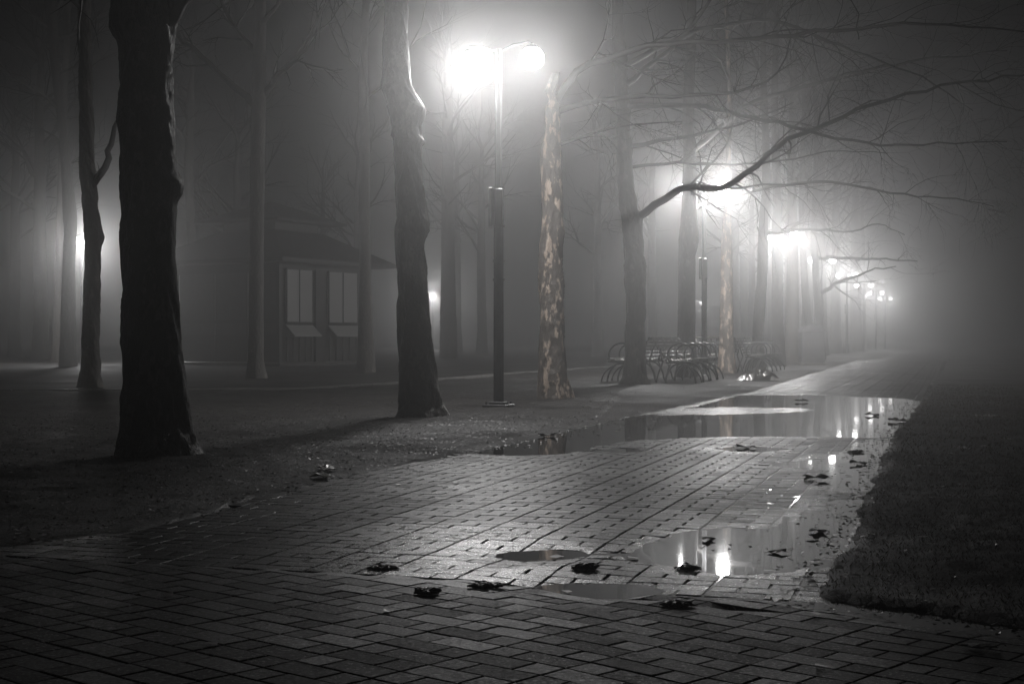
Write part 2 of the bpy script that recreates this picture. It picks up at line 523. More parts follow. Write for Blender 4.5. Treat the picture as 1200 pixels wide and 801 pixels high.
def flakes(x, y, zz, smin, smax, flat=.35):
    n = len(x); s = rng.uniform(smin, smax, n); a = rng.uniform(0, 2 * np.pi, n)
    out = []
    for kx, ky in ((-1, -.5), (.1, -.75), (1, .1), (0, .7)):
        px = (kx * np.cos(a) - ky * np.sin(a)) * s; py = (kx * np.sin(a) + ky * np.cos(a)) * s
        out.append(np.stack([x + px, y + py, zz + rng.uniform(0, 1, n) * s * flat * 1.6 + .001], -1))
    return np.stack(out, 1).reshape(-1, 3), np.arange(n * 4).reshape(-1, 4)


def left_ground(x, y):
    s, t = to_path(x, y)
    return (s < -1.6) & (poly_sd(x, y, PAVED) > .02) & (np.abs(x / np.maximum(y, .1)) < .5) & (pud_h(x, y) > .004)


lx1, ly1 = scatter_mask(22000, -7, 1, 5, 16, left_ground); lx2, ly2 = scatter_mask(12000, -11, 6, 16, 32, left_ground)
lx = np.concatenate([lx1, lx2]); ly = np.concatenate([ly1, ly2])
v, f = flakes(lx, ly, ground_z(lx, ly), .005, .015)
tag(np_mesh('grit', v, f, M['pebble']), 'coarse wet grit strewn over the bare earth left of the path', 'grit', kind='stuff')


def edge_litter(x, y):
    sd = poly_sd(x, y, PAVED); s, t = to_path(x, y)
    near_edge = np.exp(-np.abs(sd + .03) / .13) * np.where(s > -1.6, 1, .5)
    return rng.uniform(0, 1, len(x)) < near_edge + np.where(sd < 0, .004, .03)


ex, ey = scatter_mask(75000, -4, 7, 3.4, 24, edge_litter)
sd_ = poly_sd(ex, ey, PAVED)
ez = np.where(sd_ < 0, np.maximum(pud_h(ex, ey), 0) + .002, np.maximum(ground_z(ex, ey), 0) + .002)
v, f = flakes(ex, ey, ez, .004, .015, .5)
bx_, by_ = scatter_mask(2600, -6, 4, 3.6, 17, lambda x, y: (np.abs(x / np.maximum(y, .1)) < .5) & (rng.uniform(0, 1, len(x)) < .10 + .5 * np.exp(-np.abs(poly_sd(x, y, PAVED)) / .25)))
bs_ = poly_sd(bx_, by_, PAVED); bz_ = np.where(bs_ < 0, np.maximum(pud_h(bx_, by_), 0) + .002, np.maximum(ground_z(bx_, by_), 0) + .002)
v2, f2 = flakes(bx_, by_, bz_, .012, .034, .14)
f2 = f2 + len(v); v = np.concatenate([v, v2]); f = np.concatenate([f, f2])
tag(np_mesh('leaf_litter', v, f, M['litter']), 'shredded wet leaf litter along the edges of the paving', 'leaf litter', kind='stuff')

# ------------------------------------------------------------------ trees
def tree_limb(mb, pts, r0, r1, sides=6, twigs=0, seed=0, tl=1.0, spread=1.0, droop=.0, depth=2):
    """a limb along pts with side twigs grown from it"""
    rr = random.Random(seed)
    pts = [Vector(p) for p in pts]
    # resample with a little wobble
    P = []
    for i in range(len(pts) - 1):
        a, b = pts[i], pts[i + 1]; n = max(2, int((b - a).length / .25))
        for k_ in range(n):
            P.append(a.lerp(b, k_ / n))
    P.append(pts[-1])
    Q = []
    for i, p in enumerate(P):                    # smooth corners
        if 0 < i < len(P) - 1: p = (P[i - 1] + p * 2 + P[i + 1]) / 4
        Q.append(p + Vector((rr.gauss(0, 1), rr.gauss(0, 1), rr.gauss(0, 1))) * min(.02, r0 * .25) * (0 < i < len(P) - 1))
    N = len(Q)
    rad = [r0 + (r1 - r0) * (i / (N - 1)) ** .8 for i in range(N)]
    mb.tube(Q, rad, sides)
    for _ in range(twigs):
        i = min(N - 2, int(N * (.12 + .88 * rr.random())))
        t = (Q[i + 1] - Q[i]).normalized()
        side = Vector((rr.gauss(0, 1), rr.gauss(0, 1), rr.gauss(0, .7))); side -= t * side.dot(t); side.normalize()
        grow(mb, Q[i], (t * .8 + side * spread).normalized(), tl * (.4 + .8 * rr.random()), max(.003, rad[i] * .5), depth, rr, droop)


def grow(mb, p, dr, length, r, depth, rr, droop=0.0, up=.0):
    n = 5 if depth > 0 else 3
    pts = [p]; d = dr.copy(); q = p.copy()
    for k_ in range(n):
        d = d + Vector((rr.gauss(0, .20), rr.gauss(0, .20), rr.gauss(0, .16) - droop * .12 + up * .1)); d.normalize()
        q = q + d * (length / n); pts.append(q.copy())
    rad = [r * (1 - .78 * i / n) for i in range(n + 1)]
    mb.tube(pts, rad, 4 if r > .012 else 3, cap=False)
    if depth > 0:
        for k_ in range(rr.randint(3, 5)):
            i = rr.randint(1, n)
            t = (pts[i] - pts[i - 1]).normalized()
            side = Vector((rr.gauss(0, 1), rr.gauss(0, 1), rr.gauss(0, .8))); side -= t * side.dot(t); side.normalize()
            grow(mb, pts[i], (t + side * .85).normalized(), length * rr.uniform(.4, .75), max(.0025, rad[i] * .6), depth - 1, rr, droop, up)


def trunk_mesh(prof, d, zt, seed, base, flare=.12, sides=22, lean=(0, 0)):
    """prof: (y, xl, xr) rows in photo pixels at distance d, top to bottom; continued up to height zt"""
    rr = random.Random(seed)
    rows = []
    for (y, xl, xr) in sorted(prof, key=lambda a: -a[0]):
        c = W((xl + xr) / 2, y, d); rows.append((c.z, c.x, (xr - xl) / 2 / F * d))
    zs = np.array([a[0] for a in rows]); xs = np.array([a[1] for a in rows]); rs = np.array([a[2] for a in rows])
    z_top = zs[-1]; zl = []
    zc = -.12
    while zc < z_top - .03: zl.append(zc); zc += .03 if d < 30 else .18
    if d < 30: sides = 56
    out = [(q, float(np.interp(q, zs, xs)), float(np.interp(q, zs, rs))) for q in zl]
    out.append((z_top, xs[-1], rs[-1]))
    n = max(3, int((zt - z_top) / .35))
    for i in range(1, n + 1):
        f_ = i / n
        out.append((z_top + (zt - z_top) * f_, xs[-1] + lean[0] * f_ + .05 * math.sin(f_ * 5 + seed), rs[-1] * (1 - .45 * f_)))
    v = []; f = []
    cy0 = d
    for i, (q, cx, r) in enumerate(out):
        up_f = max(0, (q - z_top) / max(.1, zt - z_top))
        for k_ in range(sides):
            a = 2 * math.pi * k_ / sides
            fl_ = flare * math.exp(-max(q, 0) / .22) * (.5 + .5 * math.sin(a * 5 + seed)) * 1.0
            wob = 1 + .035 * float(vnoise(math.cos(a) * 1.7 + seed * 3.1, q * 3 + math.sin(a) * 1.7, seed)) + .03 * float(vnoise(a * 2.5, q * 9, seed + 1))
            rr_ = r * wob + fl_ * .35
            if d < 30:
                ca_, sa_ = math.cos(a) * r * 9, math.sin(a) * r * 9
                p1 = float(vnoise(ca_ * 1.3 + q * 1.1 + 40, sa_ * 1.3 + q * 4.2, seed + 5)); p2 = float(vnoise(ca_ * 4 + 9, sa_ * 4 + q * 13, seed + 6))
                rr_ += .010 * (max(-.15, min(.15, p1)) / .15) + .007 * p2
            v.append((cx - base[0] + math.cos(a) * rr_, cy0 - base[1] + math.sin(a) * rr_ + lean[1] * up_f, q - base[2]))
    m = len(out)
    for i in range(m - 1):
        for k_ in range(sides):
            k2 = (k_ + 1) % sides
            f.append((i * sides + k_, i * sides + k2, (i + 1) * sides + k2, (i + 1) * sides + k_))
    f.append(tuple((m - 1) * sides + k_ for k_ in range(sides)))
    return v, f, out


TREES = {}


def make_tree(label, prof, d, zt, seed, mat='bark', limbs=(), crown=7, clen=3.2, group=None, lean=(0, 0), name='plane_tree', cdepth=2, cstart=.45):
    rr = random.Random(seed * 7 + 1)
    yb, xl, xr = max(prof, key=lambda a: a[0])
    bp = W((xl + xr) / 2, yb, d); base = (bp.x, d, 0.0)
    root = empty(name, base); tag(root, label, 'tree', group)
    v, f, rows = trunk_mesh(prof, d, zt, seed, base, lean=lean)
    m = MB(); m.v = v; m.f = f
    m.build('trunk', M[mat], root, smooth=True)
    off = Vector(base)
    for li, L in enumerate(limbs):
        m = MB()
        pts = [W(*p) - off for p in L['pts']]
        tree_limb(m, pts, L['r0'], L['r1'], 7, L.get('twigs', 8), seed * 31 + li, L.get('tl', 1.0), L.get('spread', .9), L.get('droop', .0), L.get('depth', 2))
        m.build('limb', M[L.get('mat', 'branch')], root, smooth=True)
    if crown:
        m = MB()
        top = rows[-1]; z0 = rows[0][0]
        zlo = rows[-1][0] * cstart
        for k_ in range(crown):
            zz = zlo + (rows[-1][0] - zlo) * (k_ + rr.random()) / crown
            row = min(rows, key=lambda a: abs(a[0] - zz))
            fz = max(0, (row[0] - rows[0][0]) / (rows[-1][0] - rows[0][0]))
            a = rr.uniform(0, 2 * math.pi)
            dr = Vector((math.cos(a), math.sin(a), rr.uniform(.5, 1.1))).normalized()
            p = Vector((row[1], d, row[0])) - off
            grow(m, p, dr, clen * rr.uniform(.6, 1.1), max(.03, row[2] * .42), cdepth, rr, 0, .6)
        p = Vector((top[1], d + lean[1], top[0])) - off
        for k_ in range(4):
            a = rr.uniform(0, 2 * math.pi)
            grow(m, p - Vector((0, 0, .1)), Vector((math.cos(a) * .6, math.sin(a) * .6, 1)).normalized(), clen * .9, top[2] * .75, cdepth, rr, 0, .7)
        m.build('crown', M['branch'], root, smooth=True)
    return root


T1 = [(0, 131, 209), (15, 130, 208), (35, 128, 204), (50, 137, 203), (100, 140, 200), (150, 140, 203), (200, 141, 205), (208, 141, 210), (215, 141, 213), (228, 141, 212), (238, 141, 205),
      (300, 142, 204), (350, 143, 207), (400, 144, 210), (450, 145, 215), (500, 142, 222), (522, 139, 228), (535, 137, 234)]
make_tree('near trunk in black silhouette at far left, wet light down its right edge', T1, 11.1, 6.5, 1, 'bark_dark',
          limbs=[dict(pts=[(190, 30, 11.1), (206, 6, 11.0), (235, -40, 10.9), (270, -110, 10.8)], r0=.085, r1=.05, twigs=7, tl=1.2),
                 dict(pts=[(150, -40, 11.1), (122, -70, 11.2), (95, -120, 11.3), (60, -200, 11.5)], r0=.09, r1=.04, twigs=8, tl=1.2)], crown=4, clen=2.6, lean=(.1, 0), cstart=.7)
T2 = [(0, 450, 478), (50, 449, 478), (90, 449, 480), (103, 447, 483), (118, 452, 493), (128, 455, 500), (138, 457, 498), (150, 459, 492), (160, 459, 493), (165, 460, 498), (172, 460, 494),
      (200, 461, 495), (240, 463, 498), (260, 464, 503), (270, 463, 503), (285, 464, 498), (330, 465, 501), (400, 467, 506), (450, 468, 513), (475, 467, 518), (492, 463, 527)]
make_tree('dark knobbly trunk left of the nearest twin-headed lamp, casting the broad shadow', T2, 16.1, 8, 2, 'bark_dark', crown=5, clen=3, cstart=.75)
T3 = [(118, 642, 654), (130, 640, 656), (160, 638, 658), (180, 634, 659), (230, 635, 661), (270, 634, 662), (290, 631, 658), (330, 632, 660), (400, 632, 662), (440, 631, 665), (470, 632, 672)]
B = dict
make_tree('mottled trunk just right of the nearest twin-headed lamp, tan bark patches', T3, 21.0, 4.75, 3, 'bark_mottled', crown=0,
          limbs=[B(pts=[(650, 132, 21), (700, 117, 21), (760, 113, 20.8), (840, 112, 20.5), (880, 106, 20.2), (915, 88, 20), (926, 45, 20)], r0=.05, r1=.008, twigs=11, tl=1.0),
                 B(pts=[(649, 124, 21), (672, 82, 20.9), (760, 52, 20.5), (860, 48, 20), (1000, 34, 19.5), (1060, 28, 19), (1160, 32, 18.6), (1230, 40, 18.3)], r0=.06, r1=.008, twigs=15, tl=1.25, droop=.3),
                 B(pts=[(655, 170, 21), (720, 148, 21), (800, 143, 21)], r0=.03, r1=.006, twigs=8, tl=.8)])
T4 = [(60, 719, 734), (100, 720, 737), (150, 722, 739), (200, 723, 742), (245, 725, 747), (256, 729, 753), (270, 730, 752), (300, 732, 755), (310, 731, 757), (350, 733, 756), (400, 733, 756), (440, 731, 757), (452, 728, 762)]
make_tree('trunk in front of the near benches, one crooked limb reaching right over the path', T4, 27.8, 10.5, 4, 'bark', crown=3, clen=3, cstart=.85,
          limbs=[B(pts=[(742, 258, 27.8), (765, 243, 27.6), (795, 224, 27.4), (802, 219, 27.4), (845, 223, 27), (872, 204, 26.6), (900, 180, 26.2), (938, 156, 25.7), (975, 142, 25.2), (1020, 122, 24.5), (1065, 111, 24), (1120, 98, 23.4), (1215, 84, 22.5)],
                   r0=.085, r1=.012, twigs=20, tl=1.7, droop=.25, mat='branch'),
                 B(pts=[(737, 172, 27.8), (810, 160, 27.4), (872, 145, 27), (930, 120, 26.6)], r0=.05, r1=.01, twigs=8, tl=1.3),
                 B(pts=[(733, 125, 27.8), (800, 122, 27), (840, 128, 26.5), (880, 139, 26), (910, 142, 25.5), (960, 158, 25), (1000, 165, 24.5), (1050, 170, 24), (1100, 168, 23.5), (1180, 166, 23)], r0=.06, r1=.008, twigs=18, tl=1.3, droop=.5),
                 B(pts=[(738, 196, 27.8), (780, 191, 27.6), (860, 193, 27.4), (930, 188, 27), (970, 177, 26.6), (1040, 180, 26)], r0=.035, r1=.006, twigs=10, tl=1.0, droop=.3),
                 B(pts=[(728, 80, 27.8), (800, 40, 27), (900, 20, 26.5), (1000, 60, 26), (1080, 90, 25.5), (1140, 130, 25)], r0=.06, r1=.008, twigs=16, tl=1.5, droop=.4),
                 B(pts=[(730, 100, 27.8), (790, 55, 27), (830, 5, 26.5), (850, -40, 26)], r0=.06, r1=.02, twigs=8, tl=1.4)])
T5 = [(170, 801, 815), (240, 799, 817), (262, 797, 818), (280, 795, 819), (300, 795, 815), (400, 794, 815), (442, 792, 819)]
make_tree('dark trunk directly behind the near benches, under the second lamp', T5, 32.6, 11, 5, 'bark', crown=4, clen=3.2, cstart=.75,
          limbs=[B(pts=[(810, 246, 34), (850, 229, 33.5), (880, 226, 33), (905, 219, 32.6), (960, 212, 32), (1010, 218, 31.5), (1060, 229, 31), (1120, 232, 30.5), (1165, 242, 30)], r0=.06, r1=.008, twigs=20, tl=1.3, droop=.5),
                 B(pts=[(808, 180, 34), (880, 120, 33), (980, 90, 32), (1080, 70, 31), (1180, 60, 30)], r0=.08, r1=.01, twigs=18, tl=1.8, droop=.3)])
T6 = [(230, 849, 856), (260, 847, 857), (280, 845, 858), (350, 844, 859), (400, 843, 860), (438, 841, 863)]
make_tree('slim orange-mottled trunk between the two groups of benches', T6, 37.3, 10.5, 6, 'bark_mottled', crown=5, clen=3, cstart=.7)
T7 = [(240, 891, 901), (280, 888, 900), (330, 887, 899), (350, 884, 897), (400, 881, 895), (431, 879, 897)]
make_tree('leaning trunk rising behind the far benches', T7, 45, 11, 7, 'bark', crown=6, clen=3.4,
          limbs=[B(pts=[(893, 275, 45), (940, 268, 44), (1000, 272, 43), (1030, 260, 42), (1060, 275, 41)], r0=.06, r1=.01, twigs=11, tl=1.6, droop=.4)])
T8 = [(260, 904, 915), (310, 905, 917), (345, 904, 916), (428, 905, 921)]
make_tree('straight trunk between the far benches and the third lamp', T8, 47.5, 11.5, 8, 'bark', crown=6, clen=3.4)
T9 = [(280, 923, 935), (350, 921, 936), (425, 919, 938)]
make_tree('thick mottled trunk left of the dome-topped cabinet', T9, 54, 11.5, 9, 'bark', crown=6, clen=3.4)
T10 = [(290, 937, 944), (340, 939, 948), (380, 943, 952), (424, 944, 955)]
make_tree('thin trunk leaning left above the dome-topped cabinet', T10, 57, 11.5, 10, 'bark', crown=6, clen=3.4)
T11 = [(300, 951, 959), (340, 953, 961), (380, 956, 965), (423, 957, 968)]
make_tree('trunk right of the dome-topped cabinet, its low limb crossing a far lamp', T11, 60, 11.5, 11, 'bark', crown=6, clen=3.4,
          limbs=[B(pts=[(964, 342, 60), (980, 331, 59), (1005, 324, 58), (1020, 316, 57), (1050, 312, 56)], r0=.10, r1=.02, twigs=7, tl=1.6),
                 B(pts=[(960, 302, 60), (985, 302, 59), (1030, 303, 58), (1075, 306, 57)], r0=.09, r1=.02, twigs=8, tl=1.6)])
L1 = [(0, 92, 106), (100, 92, 108), (150, 94, 110), (190, 92, 110), (240, 97, 115), (270, 99, 119), (278, 99, 122), (288, 99, 118), (320, 99, 117), (400, 96, 117), (440, 94, 118), (455, 92, 121)]
make_tree('brownish slim trunk right of the far left lamp, with a short stub branch', L1, 26.4, 9, 12, 'bark', crown=5, clen=3, cstart=.75,
          limbs=[B(pts=[(106, 222, 26.4), (116, 208, 26.4), (125, 196, 26.3), (127, 176, 26.3), (131, 160, 26.2), (138, 142, 26.2)], r0=.085, r1=.04, twigs=2, tl=.5, depth=1)])
L2 = [(0, 52, 66), (80, 60, 71), (130, 66, 76), (200, 72, 85), (255, 74, 90), (275, 75, 90), (300, 74, 88), (430, 69, 89)]
make_tree('trunk just left of the far left lamp, curving left towards its top', L2, 46, 13, 13, 'bark', crown=6, clen=3.6, cstart=.6)
L3 = [(0, 76, 84), (250, 66, 74), (330, 64, 73), (424, 60, 74)]
make_tree('faint trunk behind the curved one at the far left', L3, 56, 14, 14, 'bark', crown=6, clen=3.8, cstart=.5)
L5 = [(0, 298, 312), (100, 295, 312), (200, 293, 310), (300, 292, 309), (420, 291, 309), (445, 288, 313)]
make_tree('tall trunk in front of the kiosk with limbs forking above its roof', L5, 32, 10, 15, 'bark', crown=5, clen=3.2, cstart=.75,
          limbs=[B(pts=[(300, 125, 32), (280, 105, 32), (245, 75, 32.2), (205, 38, 32.5), (170, -10, 33)], r0=.09, r1=.025, twigs=7, tl=1.5),
                 B(pts=[(306, 112, 32), (325, 92, 32), (355, 60, 31.8), (380, 15, 31.5), (395, -30, 31)], r0=.09, r1=.025, twigs=7, tl=1.5),
                 B(pts=[(299, 60, 32), (275, 35, 32), (255, -10, 32)], r0=.07, r1=.03, twigs=6, tl=1.2)])
L6 = [(150, 421, 434), (240, 420, 434), (330, 421, 435), (437, 418, 440)]
make_tree('grey trunk at the right-hand end of the kiosk', L6, 38, 11, 16, 'bark', crown=7, clen=3.2, cstart=.6)
L4 = [(120, 220, 229), (200, 215, 226), (285, 220, 230), (421, 218, 232)]
make_tree('faint trunk rising behind the left end of the kiosk roof', L4, 63, 13, 17, 'bark', crown=9, clen=4, cstart=.5)
L7 = [(150, 518, 531), (300, 517, 533), (420, 515, 536)]
make_tree('pale fog-bound trunk between the knobbly trunk and the nearest lamp', L7, 66, 13, 18, 'bark', crown=8, clen=3.8, cstart=.5)

# fog-bound trees: two shared prototypes and their copies
far_spots = []
for i, t in enumerate([72, 79, 87, 94, 103, 112, 122, 134]):
    for row, s in enumerate((-6.7, -11.5)):
        x, y = from_path(s + rnd.uniform(-.4, .4), t + row * 3.5 + rnd.uniform(-1, 1)); far_spots.append((x, y))
far_spots = far_spots[:14]
back_spots = [(-14, 74), (-19.5, 60), (-8.5, 80), (-1.5, 72), (4.5, 76), (-24, 70), (-3.5, 92), (8.5, 88), (-30, 84), (-12.5, 96)]
farlab = 'fog-veiled bare tree in the dim avenue beyond the dome-topped cabinet'
backlab = 'dim bare tree standing far back in the fog behind the kiosk and lamps'
protos = []
for n_, lab, grp in ((21, farlab, 'fog-veiled avenue trees'), (22, backlab, 'dim trees in the background fog')):
    pr = [(200, 590, 600), (300, 588, 601), (380, 589, 603), (420, 586, 605)]
    protos.append(make_tree(lab, pr, 66.5, 12, n_, 'bark', crown=9, clen=3.8, cstart=.45, group=grp))
for (spots, pr) in ((far_spots, protos[0]), (back_spots, protos[1])):
    for i, (x, y) in enumerate(spots):
        o = pr if i == 0 else copy_tree(pr)
        o.location = (x, y, 0); o.rotation_euler = (0, 0, rnd.uniform(0, 6.28)); s = rnd.uniform(.85, 1.12); o.scale = (s, s, s)

# ------------------------------------------------------------------ street lamps
def bulb(name, parent, loc, energy, up=.45):
    l = bpy.data.lights.new(name, 'SPOT'); l.energy = energy; l.color = (1, .988, .982)
    l.spot_size = R(178); l.spot_blend = .85; l.shadow_soft_size = .15
    o = bpy.data.objects.new(name, l); COL.objects.link(o); o.parent = parent; o.location = loc
    p = bpy.data.lights.new(name, 'POINT'); p.energy = energy * up; p.color = l.color; p.shadow_soft_size = .15
    q = bpy.data.objects.new(name, p); COL.objects.link(q); q.parent = parent; q.location = loc


def make_lamp(label, group, e=(900, 600)):
    root = empty('street_lamp', (0, 0, 0)); tag(root, label, 'street lamp', group)
    m = MB(); m.box((0, 0, .02), (.32, .32, .05), 0, .01); m.box((0, 0, .06), (.19, .19, .04), 0, .01); m.build('base_plate', M['pole'], root)
    for sx in (-1, 1):
        for sy in (-1, 1):
            m = MB(); m.tube([(sx * .12, sy * .12, .044), (sx * .12, sy * .12, .075)], .014, 6); m.build('anchor_bolt', M['pole'], root)
    m = MB(); m.tube([(0, 0, .05), (0, 0, 2.30)], [.070, .066], 8); m.tube([(0, 0, 2.30), (0, 0, 4.54)], [.052, .046], 8)
    for zz in (1.62, 1.86, 2.30, 2.78): m.tube([(0, 0, zz - .014), (0, 0, zz + .014)], .074, 12)
    m.build('pole', M['pole'], root)
    m = MB(); m.box((-.085, -.02, 2.54), (.05, .09, .50), 0, .008); m.build('junction_box', M['pole'], root)
    m = MB(); m.box((.035, -.05, 2.54), (.09, .05, .46), 0, .008); m.build('cover_plate', M['pole'], root)
    m = MB(); m.tube([(-.45, 0, 4.575), (-.40, 0, 4.60), (-.2, 0, 4.58), (0, 0, 4.50), (.2, 0, 4.58), (.40, 0, 4.60), (.45, 0, 4.575)], .017, 8); m.build('cross_arm', M['pole'], root)
    for sx, en in ((-1, e[0]), (1, e[1])):
        def lathe(prof, zc):
            g = MB(); N = 24
            for (r_, z_) in prof:
                for k_ in range(N):
                    a = 2 * math.pi * k_ / N; g.v.append((sx * .45 + r_ * math.cos(a), r_ * math.sin(a), zc + z_))
            for i in range(len(prof) - 1):
                for k_ in range(N):
                    k2 = (k_ + 1) % N; g.f.append((i * N + k_, (i + 1) * N + k_, (i + 1) * N + k2, i * N + k2))
            return g
        hd = lathe([(.0, .175), (.05, .17), (.085, .15), (.10, .12), (.085, .125)], 4.39).build('lamp_head', M['housing'], root, smooth=True)
        lathe([(.16 * math.sin(t), .145 * math.cos(t)) for t in np.linspace(.45, math.pi, 14)], 4.39).build('globe', M['lens'], hd, smooth=True)
        bulb('bulb', hd, (sx * .45, 0, 4.39), en)
    return root


lamp0 = make_lamp('nearest twin-headed street lamp, tall and glaring beside the path', 'street lamps along the path', (490, 285))
lamp1 = make_lamp('second', 'street lamps along the path', (1250, 1250))
lab = ['', 'second street lamp along the path, its glow behind the crooked limb', 'third street lamp along the path, a round white glare above the cabinet',
       'fourth street lamp along the path, half hidden by a level limb', 'fifth street lamp along the path, two small sparks under a sloping limb',
       'sixth street lamp along the path, one small spark in the fog', 'seventh street lamp along the path, faint spark next to last',
       'last visible street lamp at the end of the row']
for k_ in range(8):
    if k_ == 3: lamp1 = make_lamp('x', None, (620, 620))
    o = (lamp0, lamp1)[k_] if k_ < 2 else (lamp1 if k_ == 3 else copy_tree(lamp1))
    o.location = (-.17 + .303 * 15.3 * k_, 18.4 + 15.3 * k_, .0 if k_ else .03); o.rotation_euler = (0, 0, -TH * 1.3)
    if k_: o['label'] = lab[k_]
    o['group'] = 'street lamps along the path'
for q_, (px, py, dd, lb) in enumerate(((97, 284, 52, 'street lamp glowing between two trunks at the far left'), (507, 347, 118, 'tiny distant street lamp beside the knobbly trunk'),
                         (822, 355, 140, 'tiny distant street lamp behind the near benches'))):
    o = make_lamp('x', None, (950, 950) if q_ == 0 else (1900, 1900)) if q_ < 2 else copy_tree(lamp1); p = W(px, py, dd); o.rotation_euler = (0, 0, 1.4); o.location = (p.x, dd, 0); o['label'] = lb; o['group'] = 'street lamps off in the fog'

# ------------------------------------------------------------------ kiosk
def make_kiosk():
    N = W(327, 429, 47); phi = R(31)
    root = empty('kiosk', (N.x, N.y, 0)); tag(root, 'dark pavilion kiosk with two-tiered hipped roof and pale windows, behind the tall forked trunk', 'kiosk')
    a = Vector((-math.cos(phi), math.sin(phi), 0)); b = Vector((math.sin(phi), math.cos(phi), 0))   # left face, right face directions
    S = 4.5; H = 3.35
    ra = math.atan2(a.y, a.x); rb = math.atan2(b.y, b.x)
    na = Vector((-b.x, -b.y, 0)); nb_ = Vector((-a.x, -a.y, 0))     # outward normals of left / right face
    c = (a + b) * S / 2
    m = MB(); m.box((c.x, c.y, .06), (S + .35, S + .35, .16), ra, .02); m.build('plinth', M['kerb'], root)
    m = MB(); m.box((c.x, c.y, H / 2 + .1), (S - .16, S - .16, H - .1), ra); m.build('wall', M['wall'], root)
    m = MB()
    for (p0, dr, n) in ((Vector((0, 0, 0)), a, na), (b * S, a, -na), (a * S, b, -nb_)):
        q = p0 + dr * S / 2 - n * .05; m.box((q.x, q.y, .56), (S - .1, .1, .86), ra if dr is a else rb)
    m.build('wainscot', M['wall_dark'], root)
    # left face: posts, rails
    for t in (0, .30, .62, 1):
        m = MB(); q = a * (S * t); m.box((q.x, q.y, H / 2 + .12), (.13 if t in (0, 1) else .07, .13 if t in (0, 1) else .07, H), ra); m.build('post', M['trim'], root)
    for t in (.46, 1):
        m = MB(); q = b * (S * t); w = .50 if t < 1 else .16; m.box((q.x, q.y, H / 2 + .12), (w, .13, H), rb); m.build('post', M['trim'], root)
    q = a * S + b * S; m = MB(); m.box((q.x, q.y, H / 2 + .12), (.13, .13, H), ra); m.build('post', M['trim'], root)
    for (zz, hh) in ((1.46, .12), (1.0, .06), (3.2, .3)):
        m = MB(); q = a * S / 2 + na * .025; m.box((q.x, q.y, zz), (S - .14, .05, hh), ra); m.build('rail', M['trim'], root)
    m = MB(); q = b * S / 2 + nb_ * .025; m.box((q.x, q.y, 3.30), (S - .14, .05, .2), rb); m.build('rail', M['trim'], root)
    # right face: two windows with sloping counters and slatted fronts below
    for (t0, t1) in ((.07, .38), (.56, .93)):
        q = b * (S * (t0 + t1) / 2) + nb_ * .01; w = S * (t1 - t0)
        wn = MB(); wn.box((q.x, q.y, 2.32), (w, .05, 1.78), rb); win = wn.build('window', M['pale_panel'], root)
        m = MB(); r_ = q + nb_ * .035
        for u in (-.5, -.02, .5):
            e = r_ + b * (u * w * .98); m.box((e.x, e.y, 2.32), (.05 if abs(u) > .1 else .03, .04, 1.8), rb)
        m.box((r_.x, r_.y, 3.2), (w + .02, .045, .05), rb); m.box((r_.x, r_.y, 1.44), (w + .02, .045, .05), rb)
        m.build('frame', M['trim'], win)
        m = MB(); e0 = q + nb_ * .02; e1 = q + nb_ * .40; h_ = b * (w / 2)
        P_ = [e0 - h_, e0 + h_, e1 + h_, e1 - h_]
        zt = [1.36, 1.36, 1.02, 1.02]
        n = len(m.v); m.v += [(p.x, p.y, z_) for p, z_ in zip(P_, zt)] + [(p.x, p.y, z_ - .04) for p, z_ in zip(P_, zt)]
        m.f += [(n, n + 1, n + 2, n + 3), (n + 7, n + 6, n + 5, n + 4)] + [(n + i, n + 4 + i, n + 4 + (i + 1) % 4, n + (i + 1) % 4) for i in range(4)]
        m.build('counter', M['pale_panel'], root)
        m = MB()
        for u in np.linspace(-.45, .45, 5):
            e = q + nb_ * .03 + b * (u * w); m.box((e.x, e.y, .55), (.09, .05, .8), rb)
        m.build('slatted_front', M['wall'], root)
    # roofs
    def hip(half0, z0, half1, z1, th, name):
        m = MB(); d1 = a; d2 = b
        v = []
        for (hf, zz) in ((half0, z0 - th), (half0, z0), (half1, z1)):
            for (i, j_) in ((-1, -1), (1, -1), (1, 1), (-1, 1)):
                q = c + d1 * (i * hf) + d2 * (j_ * hf); v.append((q.x, q.y, zz))
        m.v = v
        m.f = [(3, 2, 1, 0)] + [(4 * k_ + i, 4 * k_ + (i + 1) % 4, 4 * k_ + 4 + (i + 1) % 4, 4 * k_ + 4 + i) for k_ in (0, 1) for i in range(4)] + [(8, 9, 10, 11)]
        return m.build(name, M['roof'], root)
    hip(S / 2 + .85, 3.50, 1.25, 4.55, .12, 'roof')
    m = MB(); m.box((c.x, c.y, 4.68), (2.3, 2.3, .36), ra); m.build('clerestory', M['trim'], root)
    hip(1.85, 4.90, .06, 5.62, .08, 'upper_roof')


make_kiosk()

